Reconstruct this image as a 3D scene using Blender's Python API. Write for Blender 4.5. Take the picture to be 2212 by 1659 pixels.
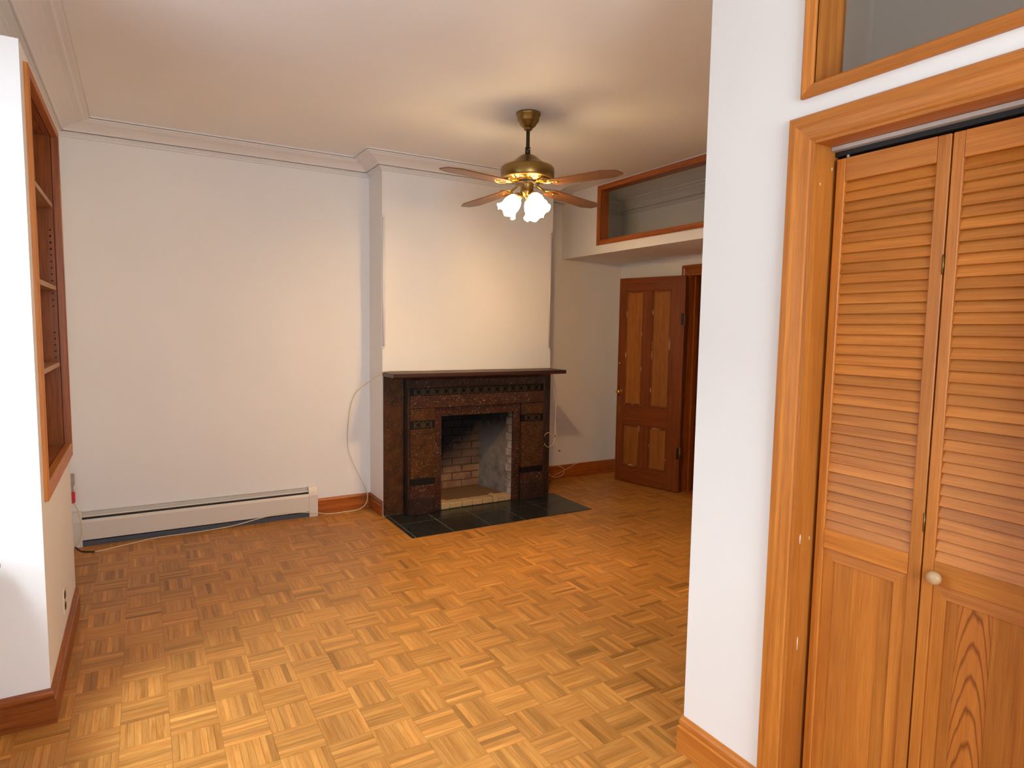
import bpy, bmesh, math, random
from mathutils import Vector, Matrix
random.seed(7)
S = bpy.context.scene
COL = S.collection
for o in list(bpy.data.objects):
    bpy.data.objects.remove(o)

# ------------------------------------------------------------------ camera
cam_d = bpy.data.cameras.new('camera')
cam = bpy.data.objects.new('camera', cam_d)
COL.objects.link(cam)
cam_d.sensor_fit = 'HORIZONTAL'
cam_d.sensor_width = 36.0
cam_d.lens = 36.0 * 1368.28 / 2212.0
cam_d.clip_start = 0.02
cr, cp, cw = math.radians(30.399), math.radians(4.955), math.radians(0.872)
fwd = Vector((math.sin(cr) * math.cos(cp), math.cos(cr) * math.cos(cp), -math.sin(cp)))
rgt0 = Vector((math.cos(cr), -math.sin(cr), 0))
up0 = rgt0.cross(fwd)
rgt = math.cos(cw) * rgt0 + math.sin(cw) * up0
upv = -math.sin(cw) * rgt0 + math.cos(cw) * up0
CAMLOC = Vector((0, 0, 1.54))
m = Matrix((rgt, upv, -fwd)).transposed().to_4x4()
m.translation = CAMLOC
cam.matrix_world = m
S.camera = cam

# ------------------------------------------------------------------ world, daylight, exposure
w = bpy.data.worlds.new('overcast_sky')
S.world = w
w.use_nodes = True
w.node_tree.nodes['Background'].inputs[0].default_value = (0.73, 0.87, 1.0, 1)
w.node_tree.nodes['Background'].inputs[1].default_value = 3.5
S.view_settings.view_transform = 'Standard'
S.view_settings.look = 'None'
S.view_settings.gamma = 1
S.view_settings.use_curve_mapping = False
S.view_settings.exposure = 0.0
S.cycles.max_bounces = 6
S.cycles.diffuse_bounces = 4
S.cycles.glossy_bounces = 3
S.cycles.transmission_bounces = 2
S.cycles.transparent_max_bounces = 6
S.cycles.caustics_reflective = False
S.cycles.caustics_refractive = False
S.cycles.use_light_tree = False
S.cycles.use_adaptive_sampling = False


def daylight(name, loc, aim, sx, sy, power, color):
    """Sky seen through a window: a soft area light outside the glass, aimed into the room."""
    d = bpy.data.lights.new(name, 'AREA')
    d.shape = 'RECTANGLE'
    d.size, d.size_y = sx, sy
    d.energy = power
    d.color = color
    o = bpy.data.objects.new(name, d)
    COL.objects.link(o)
    o.location = loc
    o.rotation_euler = (Vector(aim) - Vector(loc)).to_track_quat('-Z', 'Y').to_euler()
    return o


DAY1, DAY2 = 340.0, 80.0
daylight('daylight_one', (-1.30, 2.25, 3.15), (0.15, 2.15, 0.10), 1.5, 1.3, DAY1, (0.78, 0.91, 1.0))
daylight('daylight_two', (0.60, -1.75, 1.65), (0.60, 0.0, 1.55), 1.55, 1.75, DAY2, (0.87, 0.95, 1.0))
LAMP, BULB = 28.0, 2080.0        # emission strength of the lit glass shades and of the bulbs in them

# ------------------------------------------------------------------ helpers
def lin(c):
    c /= 255.0
    return c / 12.92 if c <= 0.04045 else ((c + 0.055) / 1.055) ** 2.4


def rgb(r, g, b):
    return (lin(r), lin(g), lin(b), 1.0)


def tag(o, label=None, cat=None, group=None, kind=None):
    if label:
        o['label'] = label
    if cat:
        o['category'] = cat
    if group:
        o['group'] = group
    if kind:
        o['kind'] = kind
    return o


class MB:
    """Collects shapes; build() links them as one mesh object with grain UVs and a tone per face."""

    def __init__(self):
        self.v, self.f, self.g, self.off, self.t, self.sm = [], [], [], [], [], []

    def add(self, vs, fs, grain=0, tone=None, smooth=False):
        b = len(self.v)
        self.v += [tuple(p) for p in vs]
        off = (random.uniform(0, 40), random.uniform(0, 40))
        tn = random.uniform(-1, 1) if tone is None else tone
        for f in fs:
            self.f.append(tuple(b + i for i in f))
            self.g.append(grain)
            self.off.append(off)
            self.t.append(tn)
            self.sm.append(smooth)
        return self

    def box(self, x0, x1, y0, y1, z0, z1, grain=None, tone=None, bev=0.0):
        if x0 > x1: x0, x1 = x1, x0
        if y0 > y1: y0, y1 = y1, y0
        if z0 > z1: z0, z1 = z1, z0
        d = (x1 - x0, y1 - y0, z1 - z0)
        if grain is None:
            grain = d.index(max(d))
        if bev <= 0:
            vs = [(x, y, z) for x in (x0, x1) for y in (y0, y1) for z in (z0, z1)]
            fs = [(0, 1, 3, 2), (4, 6, 7, 5), (0, 4, 5, 1), (2, 3, 7, 6), (0, 2, 6, 4), (1, 5, 7, 3)]
            return self.add(vs, fs, grain, tone)
        b = min(bev, 0.45 * min(d))
        lo, hi = (x0, y0, z0), (x1, y1, z1)
        idx, vs = {}, []
        for s in [(i, j, k) for i in (0, 1) for j in (0, 1) for k in (0, 1)]:
            for a in range(3):
                p = []
                for c in range(3):
                    e = hi[c] if s[c] else lo[c]
                    if c != a:
                        e += -b if s[c] else b
                    p.append(e)
                idx[(s, a)] = len(vs)
                vs.append(tuple(p))
        fs = []
        for a in range(3):
            b1, b2 = (a + 1) % 3, (a + 2) % 3
            for sv in (0, 1):
                q = []
                for (i, j) in ((0, 0), (1, 0), (1, 1), (0, 1)):
                    s = [0, 0, 0]
                    s[a], s[b1], s[b2] = sv, i, j
                    q.append(idx[(tuple(s), a)])
                fs.append(tuple(q if sv else q[::-1]))
        for a in range(3):                       # edge strips running along axis a
            b1, b2 = (a + 1) % 3, (a + 2) % 3
            for (i, j) in ((0, 0), (0, 1), (1, 0), (1, 1)):
                s0, s1 = [0, 0, 0], [0, 0, 0]
                s0[b1], s0[b2] = i, j
                s1[b1], s1[b2] = i, j
                s1[a] = 1
                s0, s1 = tuple(s0), tuple(s1)
                q = [idx[(s0, b1)], idx[(s1, b1)], idx[(s1, b2)], idx[(s0, b2)]]
                fs.append(tuple(q if (i ^ j) else q[::-1]))
        for s in [(i, j, k) for i in (0, 1) for j in (0, 1) for k in (0, 1)]:
            q = [idx[(s, 0)], idx[(s, 1)], idx[(s, 2)]]
            fs.append(tuple(q if (sum(s) % 2) else q[::-1]))
        return self.add(vs, fs, grain, tone)

    def prism(self, poly, axis, a0, a1, grain=None, tone=None, smooth=False):
        """poly: points in the two other axes (cyclic order), extruded along axis from a0 to a1."""
        n = len(poly)

        def P(p, a):
            if axis == 0: return (a, p[0], p[1])
            if axis == 1: return (p[0], a, p[1])
            return (p[0], p[1], a)
        vs = [P(p, a0) for p in poly] + [P(p, a1) for p in poly]
        fs = [tuple(range(n))[::-1], tuple(range(n, 2 * n))]
        fs += [(i, (i + 1) % n, n + (i + 1) % n, n + i) for i in range(n)]
        return self.add(vs, fs, axis if grain is None else grain, tone, smooth)

    def lathe(self, prof, c, n=32, tone=0, smooth=True, rot=None, mod=None):
        """prof: list of (r, z); around the z axis at c; optional rot Matrix about c; mod(i_prof, angle)->(dr,dz)."""
        vs, fs = [], []
        k = len(prof)
        for i, (r, z) in enumerate(prof):
            for j in range(n):
                a = 2 * math.pi * j / n
                dr, dz = mod(i, a) if mod else (0, 0)
                p = Vector(((r + dr) * math.cos(a), (r + dr) * math.sin(a), z + dz))
                if rot: p = rot @ p
                vs.append((p.x + c[0], p.y + c[1], p.z + c[2]))
        for i in range(k - 1):
            for j in range(n):
                j2 = (j + 1) % n
                fs.append((i * n + j, i * n + j2, (i + 1) * n + j2, (i + 1) * n + j))
        return self.add(vs, fs, 2, tone, smooth)

    def tube(self, pts, r, n=8, tone=0, closed=False):
        pts = [Vector(p) for p in pts]
        k = len(pts)
        vs, fs = [], []
        prev = None
        for i, p in enumerate(pts):
            if closed:
                d = pts[(i + 1) % k] - pts[i - 1]
            else:
                d = pts[min(i + 1, k - 1)] - pts[max(i - 1, 0)]
            d.normalize()
            if prev is None:
                a = d.cross(Vector((0, 0, 1)))
                if a.length < 1e-3: a = d.cross(Vector((1, 0, 0)))
            else:
                a = prev - d * prev.dot(d)
            a.normalize()
            prev = a
            b = d.cross(a)
            for j in range(n):
                t = 2 * math.pi * j / n
                q = p + r * (math.cos(t) * a + math.sin(t) * b)
                vs.append(tuple(q))
        for i in range(k if closed else k - 1):
            i2 = (i + 1) % k
            for j in range(n):
                j2 = (j + 1) % n
                fs.append((i * n + j, i * n + j2, i2 * n + j2, i2 * n + j))
        if not closed:
            fs += [tuple(range(n))[::-1], tuple(range((k - 1) * n, k * n))]
        return self.add(vs, fs, 0, tone, True)

    def build(self, name, mat, parent=None, inv=True):
        me = bpy.data.meshes.new(name)
        me.from_pydata(self.v, [], self.f)
        bm = bmesh.new()
        bm.from_mesh(me)
        bmesh.ops.recalc_face_normals(bm, faces=bm.faces)
        bm.to_mesh(me)
        bm.free()
        uv = me.uv_layers.new(name='UVMap')
        at = me.attributes.new('tone', 'FLOAT', 'FACE')
        data = []
        for p in me.polygons:
            g, off = self.g[p.index], self.off[p.index]
            nr = p.normal
            na = max(range(3), key=lambda i: abs(nr[i]))
            if na == g:
                ua, va = [i for i in range(3) if i != g]
                ex = 17.3
            else:
                ua = g
                va = 3 - g - na
                ex = 3.1 * na
            for li in p.loop_indices:
                co = me.vertices[me.loops[li].vertex_index].co
                data += [co[ua] + off[0] + (0 if na != g else ex), co[va] + off[1] + ex * 0.01]
            p.use_smooth = self.sm[p.index]
        uv.data.foreach_set('uv', data)
        at.data.foreach_set('value', self.t)
        me.materials.append(mat)
        o = bpy.data.objects.new(name, me)
        COL.objects.link(o)
        if parent is not None:
            o.parent = parent
            if inv:
                o.matrix_parent_inverse = parent.matrix_basis.inverted()
        return o


def thing(name, loc=(0, 0, 0), label=None, cat=None, group=None, kind=None, rz=0.0, parent=None):
    e = bpy.data.objects.new(name, None)
    e.empty_display_size = 0.1
    COL.objects.link(e)
    e.matrix_basis = Matrix.Translation(loc) @ Matrix.Rotation(rz, 4, 'Z')
    if parent is not None:
        e.parent = parent
        e.matrix_parent_inverse = parent.matrix_basis.inverted()
    return tag(e, label, cat, group, kind)


def smooth_path(pts, sub=6):
    pts = [Vector(p) for p in pts]
    out = []
    for i in range(len(pts) - 1):
        p0, p1 = pts[max(i - 1, 0)], pts[i]
        p2, p3 = pts[i + 1], pts[min(i + 2, len(pts) - 1)]
        for k in range(sub):
            t = k / sub
            out.append(0.5 * ((2 * p1) + (p2 - p0) * t + (2 * p0 - 5 * p1 + 4 * p2 - p3) * t * t
                              + (3 * p1 - p0 - 3 * p2 + p3) * t ** 3))
    out.append(pts[-1])
    return out


# ------------------------------------------------------------------ materials
def new_mat(name):
    mt = bpy.data.materials.new(name)
    mt.use_nodes = True
    nt = mt.node_tree
    return mt, nt, nt.nodes['Principled BSDF'], nt.nodes, nt.links


def ramp(N, stops):
    r = N.new('ShaderNodeValToRGB')
    e = r.color_ramp.elements
    while len(e) < len(stops):
        e.new(0.5)
    for i, (p, c) in enumerate(stops):
        e[i].position = p
        e[i].color = c
    return r


def paint(name, c, rough=0.55, bump=0.06, scale=55.0, spec=0.35):
    mt, nt, B, N, K = new_mat(name)
    tc = N.new('ShaderNodeTexCoord')
    n2 = N.new('ShaderNodeTexNoise')
    n2.inputs['Scale'].default_value = 1.7
    n2.inputs['Detail'].default_value = 3
    K.new(tc.outputs['Object'], n2.inputs['Vector'])
    a = tuple(x * 0.97 for x in c[:3]) + (1,)
    r = ramp(N, [(0.3, a), (0.7, c)])
    K.new(n2.outputs['Fac'], r.inputs['Fac'])
    K.new(r.outputs['Color'], B.inputs['Base Color'])
    B.inputs['Roughness'].default_value = rough
    B.inputs['Specular IOR Level'].default_value = spec
    return mt


def plain(name, c, rough=0.5, metal=0.0, spec=0.5, var=0.88):
    mt, nt, B, N, K = new_mat(name)
    tc = N.new('ShaderNodeTexCoord')
    n = N.new('ShaderNodeTexNoise')
    n.inputs['Scale'].default_value = 30
    n.inputs['Detail'].default_value = 3
    K.new(tc.outputs['Object'], n.inputs['Vector'])
    r = ramp(N, [(0.3, tuple(x * var for x in c[:3]) + (1,)), (0.7, c)])
    K.new(n.outputs['Fac'], r.inputs['Fac'])
    K.new(r.outputs['Color'], B.inputs['Base Color'])
    B.inputs['Roughness'].default_value = rough
    B.inputs['Metallic'].default_value = metal
    B.inputs['Specular IOR Level'].default_value = spec
    return mt


def wood(name, dark, light, rough=0.38, su=1.6, sv=38.0, tone_amt=0.22, streak=0.35, spec=0.5, cathedral=False, wear=0.0, bump=0.12, blotch=0.0):
    mt, nt, B, N, K = new_mat(name)
    uv = N.new('ShaderNodeUVMap')
    uv.uv_map = 'UVMap'
    mp = N.new('ShaderNodeMapping')
    mp.inputs['Scale'].default_value = (su, sv, 1)
    K.new(uv.outputs['UV'], mp.inputs['Vector'])
    n = N.new('ShaderNodeTexNoise')
    n.inputs['Scale'].default_value = 1.0
    n.inputs['Detail'].default_value = 3
    n.inputs['Roughness'].default_value = 0.6
    n.inputs['Distortion'].default_value = 0.5
    K.new(mp.outputs['Vector'], n.inputs['Vector'])
    r = ramp(N, [(0.30, dark), (0.72, light)])
    K.new(n.outputs['Fac'], r.inputs['Fac'])
    col = r.outputs['Color']
    mp2 = N.new('ShaderNodeMapping')
    mp2.inputs['Scale'].default_value = (su * 5, sv * 9, 1)
    K.new(uv.outputs['UV'], mp2.inputs['Vector'])
    n2 = N.new('ShaderNodeTexNoise')
    n2.inputs['Scale'].default_value = 1.0
    n2.inputs['Detail'].default_value = 2
    K.new(mp2.outputs['Vector'], n2.inputs['Vector'])
    r2 = ramp(N, [(0.35, (1 - streak, 1 - streak, 1 - streak, 1)), (0.55, (1, 1, 1, 1))])
    K.new(n2.outputs['Fac'], r2.inputs['Fac'])
    mx = N.new('ShaderNodeMixRGB')
    mx.blend_type = 'MULTIPLY'
    mx.inputs[0].default_value = 1
    K.new(col, mx.inputs[1])
    K.new(r2.outputs['Color'], mx.inputs[2])
    col = mx.outputs[0]
    if cathedral:
        tc = N.new('ShaderNodeTexCoord')
        sp = N.new('ShaderNodeSeparateXYZ')
        K.new(tc.outputs['Generated'], sp.inputs[0])

        def mth(op, a, b):
            q = N.new('ShaderNodeMath')
            q.operation = op
            for i, v in enumerate((a, b)):
                if isinstance(v, (int, float)):
                    q.inputs[i].default_value = v
                elif v is not None:
                    K.new(v, q.inputs[i])
            return q.outputs[0]
        cy = mth('SUBTRACT', sp.outputs['Y'], 0.5)
        c2 = mth('MULTIPLY', cy, cy)
        par = mth('MULTIPLY', c2, 0.80)
        nn = N.new('ShaderNodeTexNoise')
        nn.inputs['Scale'].default_value = 2.2
        K.new(tc.outputs['Generated'], nn.inputs['Vector'])
        nz = mth('MULTIPLY', nn.outputs['Fac'], 0.12)
        s1 = mth('ADD', mth('ADD', sp.outputs['Z'], par), nz)
        fr = mth('FRACT', mth('MULTIPLY', s1, 9.0), None)
        rc = ramp(N, [(0.0, (0.36, 0.28, 0.24, 1)), (0.16, (1, 1, 1, 1)), (0.8, (1, 1, 1, 1)), (1.0, (0.36, 0.28, 0.24, 1))])
        K.new(fr, rc.inputs['Fac'])
        m3 = N.new('ShaderNodeMixRGB')
        m3.blend_type = 'MULTIPLY'
        m3.inputs[0].default_value = 0.9
        K.new(col, m3.inputs[1])
        K.new(rc.outputs['Color'], m3.inputs[2])
        col = m3.outputs[0]
    if blotch > 0:
        tcb = N.new('ShaderNodeTexCoord')
        nb = N.new('ShaderNodeTexNoise')
        nb.inputs['Scale'].default_value = 1.3
        nb.inputs['Detail'].default_value = 2
        K.new(tcb.outputs['Object'], nb.inputs['Vector'])
        rb = ramp(N, [(0.35, (1 - blotch, 1 - blotch, 1 - blotch * 0.8, 1)), (0.65, (1, 1, 1, 1))])
        K.new(nb.outputs['Fac'], rb.inputs['Fac'])
        mb = N.new('ShaderNodeMixRGB')
        mb.blend_type = 'MULTIPLY'
        mb.inputs[0].default_value = 1
        K.new(col, mb.inputs[1])
        K.new(rb.outputs['Color'], mb.inputs[2])
        col = mb.outputs[0]
    at = N.new('ShaderNodeAttribute')
    at.attribute_name = 'tone'
    ma = N.new('ShaderNodeMath')
    ma.operation = 'MULTIPLY_ADD'
    K.new(at.outputs['Fac'], ma.inputs[0])
    ma.inputs[1].default_value = tone_amt
    ma.inputs[2].default_value = 1.0
    m2 = N.new('ShaderNodeMixRGB')
    m2.blend_type = 'MULTIPLY'
    m2.inputs[0].default_value = 1
    K.new(col, m2.inputs[1])
    K.new(ma.outputs[0], m2.inputs[2])
    col = m2.outputs[0]
    if wear > 0:
        tcw = N.new('ShaderNodeTexCoord')
        nw = N.new('ShaderNodeTexNoise')
        nw.inputs['Scale'].default_value = 9
        nw.inputs['Detail'].default_value = 4
        K.new(tcw.outputs['Object'], nw.inputs['Vector'])
        rw = ramp(N, [(0.66 - wear * 0.2, (0, 0, 0, 1)), (0.74 - wear * 0.2, (1, 1, 1, 1))])
        K.new(nw.outputs['Fac'], rw.inputs['Fac'])
        m4 = N.new('ShaderNodeMixRGB')
        K.new(rw.outputs['Color'], m4.inputs[0])
        K.new(col, m4.inputs[1])
        m4.inputs[2].default_value = rgb(196, 160, 112)
        col = m4.outputs[0]
    K.new(col, B.inputs['Base Color'])
    B.inputs['Roughness'].default_value = rough
    B.inputs['Specular IOR Level'].default_value = spec
    return mt


def granite(name, dark, light, speck=(0.45, 0.38, 0.28, 1), amount=0.715, rough=0.35):
    mt, nt, B, N, K = new_mat(name)
    tc = N.new('ShaderNodeTexCoord')
    n = N.new('ShaderNodeTexNoise')
    n.inputs['Scale'].default_value = 14
    n.inputs['Detail'].default_value = 6
    K.new(tc.outputs['Object'], n.inputs['Vector'])
    r = ramp(N, [(0.32, dark), (0.68, light)])
    K.new(n.outputs['Fac'], r.inputs['Fac'])
    s = N.new('ShaderNodeTexNoise')
    s.inputs['Scale'].default_value = 130
    s.inputs['Detail'].default_value = 1
    K.new(tc.outputs['Object'], s.inputs['Vector'])
    g = N.new('ShaderNodeTexNoise')
    g.inputs['Scale'].default_value = 9
    K.new(tc.outputs['Object'], g.inputs['Vector'])
    ad = N.new('ShaderNodeMath')
    ad.operation = 'MULTIPLY_ADD'
    K.new(g.outputs['Fac'], ad.inputs[0])
    ad.inputs[1].default_value = 0.16
    K.new(s.outputs['Fac'], ad.inputs[2])
    rs = ramp(N, [(amount + 0.05, (0, 0, 0, 1)), (amount + 0.09, (1, 1, 1, 1))])
    K.new(ad.outputs[0], rs.inputs['Fac'])
    mx = N.new('ShaderNodeMixRGB')
    K.new(rs.outputs['Color'], mx.inputs[0])
    K.new(r.outputs['Color'], mx.inputs[1])
    mx.inputs[2].default_value = speck
    K.new(mx.outputs[0], B.inputs['Base Color'])
    B.inputs['Roughness'].default_value = rough
    return mt


def glass(name):
    mt = bpy.data.materials.new(name)
    mt.use_nodes = True
    nt = mt.node_tree
    N, K = nt.nodes, nt.links
    N.clear()
    out = N.new('ShaderNodeOutputMaterial')
    tr = N.new('ShaderNodeBsdfTransparent')
    tr.inputs[0].default_value = (0.975, 0.975, 0.97, 1)
    gl = N.new('ShaderNodeBsdfGlossy')
    gl.inputs['Roughness'].default_value = 0.02
    lw = N.new('ShaderNodeLayerWeight')          # Schlick reflectance of a thin pane, the same from both faces
    lw.inputs['Blend'].default_value = 0.5
    pw = N.new('ShaderNodeMath')
    pw.operation = 'POWER'
    K.new(lw.outputs['Facing'], pw.inputs[0])
    pw.inputs[1].default_value = 5.0
    fr = N.new('ShaderNodeMath')
    fr.operation = 'MULTIPLY_ADD'
    K.new(pw.outputs[0], fr.inputs[0])
    fr.inputs[1].default_value = 0.85
    fr.inputs[2].default_value = 0.035
    mx = N.new('ShaderNodeMixShader')
    K.new(fr.outputs[0], mx.inputs[0])
    K.new(tr.outputs[0], mx.inputs[1])
    K.new(gl.outputs[0], mx.inputs[2])
    K.new(mx.outputs[0], out.inputs[0])
    return mt


def sooty(name, base_lo, base_hi, soot):
    """Fire-stained masonry: the soot mark rises from the back of the fire, a stain in world position."""
    mt, nt, B, N, K = new_mat(name)
    tc = N.new('ShaderNodeTexCoord')
    n = N.new('ShaderNodeTexNoise')
    n.inputs['Scale'].default_value = 11
    n.inputs['Detail'].default_value = 6
    n.inputs['Roughness'].default_value = 0.65
    K.new(tc.outputs['Object'], n.inputs['Vector'])
    r = ramp(N, [(0.3, base_lo), (0.7, base_hi)])
    K.new(n.outputs['Fac'], r.inputs['Fac'])
    sp = N.new('ShaderNodeSeparateXYZ')
    K.new(tc.outputs['Object'], sp.inputs[0])
    # stain amount from height, left side heavier, broken by noise
    m1 = N.new('ShaderNodeMath'); m1.operation = 'MULTIPLY_ADD'
    K.new(sp.outputs['Z'], m1.inputs[0]); m1.inputs[1].default_value = 2.2; m1.inputs[2].default_value = 3.35
    m2 = N.new('ShaderNodeMath'); m2.operation = 'MULTIPLY_ADD'
    K.new(sp.outputs['X'], m2.inputs[0]); m2.inputs[1].default_value = -1.55
    K.new(m1.outputs[0], m2.inputs[2])
    m3 = N.new('ShaderNodeMath'); m3.operation = 'MULTIPLY_ADD'
    K.new(n.outputs['Fac'], m3.inputs[0]); m3.inputs[1].default_value = 0.7
    K.new(m2.outputs[0], m3.inputs[2])
    rs = ramp(N, [(0.38, (0, 0, 0, 1)), (0.95, (1, 1, 1, 1))])
    K.new(m3.outputs[0], rs.inputs['Fac'])
    mx = N.new('ShaderNodeMixRGB')
    K.new(rs.outputs['Color'], mx.inputs[0])
    K.new(r.outputs['Color'], mx.inputs[1])
    mx.inputs[2].default_value = soot
    K.new(mx.outputs[0], B.inputs['Base Color'])
    B.inputs['Roughness'].default_value = 0.85
    bp = N.new('ShaderNodeBump')
    bp.inputs['Strength'].default_value = 0.5
    bp.inputs['Distance'].default_value = 0.01
    K.new(n.outputs['Fac'], bp.inputs['Height'])
    K.new(bp.outputs['Normal'], B.inputs['Normal'])
    return mt


def emit(name, c, s):
    mt = bpy.data.materials.new(name)
    mt.use_nodes = True
    nt = mt.node_tree
    N, K = nt.nodes, nt.links
    N.clear()
    out = N.new('ShaderNodeOutputMaterial')
    e = N.new('ShaderNodeEmission')
    e.inputs[0].default_value = c
    e.inputs[1].default_value = s
    K.new(e.outputs[0], out.inputs[0])
    return mt


M = dict(
    wall=paint('wall_paint', (0.875, 0.862, 0.85, 1)),
    ceil=paint('ceiling_paint', (0.93, 0.92, 0.89, 1), bump=0.1, scale=35),
    crown=paint('moulding_paint', (0.84, 0.82, 0.80, 1), rough=0.45),
    beige=paint('warm_light_beige', (0.80, 0.70, 0.62, 1)),  # warmer, dimmer light inside the closet put into its wall colour
    pine=wood('stained_pine', rgb(178, 103, 36), rgb(208, 131, 54), rough=0.44, streak=0.18, spec=0.4, tone_amt=0.14),
    pine_fig=wood('figured_pine', rgb(184, 106, 40), rgb(206, 128, 54), rough=0.44, streak=0.15, spec=0.4, cathedral=True),
    pine_red=wood('reddish_pine', rgb(140, 68, 18), rgb(184, 102, 36), rough=0.36),
    oak=wood('parquet_oak', rgb(174, 110, 44), rgb(208, 149, 76), rough=0.38, spec=0.28, su=4, sv=55, tone_amt=0.27, streak=0.14, bump=0.06, blotch=0.16),
    door=wood('old_door_wood', rgb(116, 54, 12), rgb(146, 74, 20), rough=0.42, tone_amt=0.06),
    doorpan=wood('stripped_door_panel', rgb(146, 86, 28), rgb(176, 110, 42), rough=0.5, tone_amt=0.1),
    doormould=wood('worn_door_moulding', rgb(112, 56, 16), rgb(146, 82, 28), rough=0.5, wear=0.35),
    shelfwood=wood('pale_shelf_wood', rgb(176, 130, 92), rgb(200, 158, 120), rough=0.5),
    niche=wood('bookcase_wood', rgb(138, 70, 20), rgb(170, 94, 32), rough=0.25),
    walnut=wood('walnut_blade', rgb(106, 62, 22), rgb(148, 92, 36), rough=0.3, tone_amt=0.05),
    mantel=wood('mantel_wood', rgb(44, 22, 17), rgb(72, 38, 27), rough=0.4),
    knob=plain('bare_wood_knob', rgb(196, 160, 118), 0.45),
    brass=plain('antique_brass', rgb(150, 122, 70), 0.32, 0.9),
    brass_hi=plain('polished_brass', rgb(226, 178, 84), 0.18, 1.0),
    bronze=plain('dark_bronze', rgb(62, 50, 38), 0.4, 0.7),
    iron=plain('dark_hinge_metal', rgb(60, 50, 40), 0.45, 0.6),
    steel=plain('white_metal_track', rgb(196, 190, 184), 0.4),
    dark=plain('dark_gap', rgb(34, 32, 34), 0.7),
    enamel=plain('cream_enamel', rgb(222, 214, 204), 0.35, var=0.98),
    fin=plain('heater_fins', rgb(84, 86, 96), 0.5, 0.3),
    cable=plain('cream_cable', rgb(232, 214, 180), 0.45),
    blackcable=plain('black_cable', rgb(30, 24, 22), 0.5),
    red=plain('red_plastic', rgb(214, 48, 60), 0.4),
    grey=plain('grey_plastic', rgb(176, 160, 146), 0.5),
    ivory=plain('ivory_plate', rgb(238, 222, 204), 0.35),
    slab=plain('subfloor', rgb(52, 30, 14), 0.9),
    g_brown=granite('brown_granite', rgb(48, 25, 8), rgb(78, 43, 14), (0.42, 0.30, 0.14, 1)),
    g_red=granite('red_granite', rgb(44, 20, 11), rgb(68, 34, 19), (0.42, 0.34, 0.26, 1), 0.70),
    g_dark=granite('dark_granite', rgb(34, 20, 16), rgb(58, 34, 26), (0.4, 0.34, 0.3, 1), 0.73),
    g_black=plain('black_slate', rgb(18, 13, 11), 0.6, 0.0, 0.25),
    gold=plain('gilt_line', rgb(150, 126, 70), 0.5, 0.2),
    hearth=granite('black_hearth_tile', rgb(24, 25, 24), rgb(44, 46, 43), (0.35, 0.35, 0.33, 1), 0.775, 0.22),
    grout=plain('hearth_grout', rgb(112, 110, 96), 0.8),
    firebrick=sooty('fire_brick', rgb(118, 84, 62), rgb(160, 122, 92), rgb(20, 16, 16)),
    fireplaster=sooty('fire_plaster', rgb(104, 96, 90), rgb(150, 140, 130), rgb(40, 36, 36)),
    whitebrick=sooty('whitewashed_brick', rgb(130, 108, 100), rgb(206, 194, 184), rgb(90, 84, 80)),
    hearthbrick=plain('cream_fire_brick', rgb(182, 150, 106), 0.85),
    ash=plain('ash_floor', rgb(112, 84, 58), 0.9),
    soot=plain('soot', rgb(16, 13, 13), 0.9),
    glass=glass('window_glass'),
    shade=emit('lit_frosted_shade', (1.0, 0.70, 0.36, 1), LAMP),
    bulb=emit('lit_bulb', (1.0, 0.60, 0.25, 1), BULB),
)

# ------------------------------------------------------------------ dimensions (metres)
CE = 2.872                       # ceiling
LW, PF = -0.45, -0.34            # left wall plane, face of the bookcase pier
PN, PFAR, PT = 2.90, 4.00, 2.535  # pier near/far y, pier top
YB, YB2 = 5.215, 5.335           # back wall left and right of the chimney
CX0, CX1, CY = 1.665, 3.275, 4.89  # chimney breast
RW = 4.466                       # wall with the entrance door
PX, PY = 1.685, 1.585            # closet partition face and its free end
BX, BZ = 3.685, 2.245            # bulkhead face and underside
YR = -1.25                       # wall behind the viewer


def struct(name, mb, mat, label, cat='wall', parent=None):
    o = mb.build(name, mat, parent)
    return tag(o, label, cat, kind='structure')


# ------------------------------------------------------------------ floor
floor = struct('floor', MB().box(LW - 0.35, RW + 1.2, YR - 0.1, YB2 + 0.3, -0.06, -0.0045), M['slab'],
               'oak parquet floor of small basket-weave strips running through the room', 'floor')
P = 0.1655
NF = 7
X0, Y0 = -0.112, 2.742
HX0, HX1, HY0, HY1 = 1.67, 3.32, 4.262, 4.89      # hearth area
strips = []
for i in range(-5, 30):
    for j in range(-30, 18):
        bx0, by0 = X0 + i * P, Y0 + j * P
        if by0 < YR - 0.2 or by0 > YB2 + 0.05 or bx0 > RW + 0.1 or bx0 < LW - 0.35:
            continue
        horiz = ((i - 1) + (j + 1)) % 2 == 0
        for k in range(NF):
            a0, a1 = k * P / NF, (k + 1) * P / NF
            if horiz:
                s = (bx0, bx0 + P, by0 + a0, by0 + a1, 0)
            else:
                s = (bx0 + a0, bx0 + a1, by0, by0 + P, 1)
            if HX0 < s[0] and s[1] < HX1 and HY0 < s[2] and s[3] < HY1 + 0.1:
                continue
            strips.append(s + (random.gauss(0, 0.45) + random.choice((0, 0, 0, -0.5, 0.35)),))


def strip_rank(s):
    p = Vector(((s[0] + s[1]) / 2, (s[2] + s[3]) / 2, 0)) - CAMLOC
    dz = p.dot(fwd)
    if dz < 0.1:
        return 1e9
    u, v = p.dot(rgt) / dz * 1368.28, p.dot(upv) / dz * 1368.28
    if abs(u) > 1095 or v < -815:
        return 1e9
    if PX - 0.03 < p.x and p.y < PY + 0.02 or p.x < PF + 0.02 and p.y + 0 < PFAR:
        return 1e9
    if p.x > 0.99 * p.y * (PX / PY):            # behind the partition's free end
        return 1e9
    return dz


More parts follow.
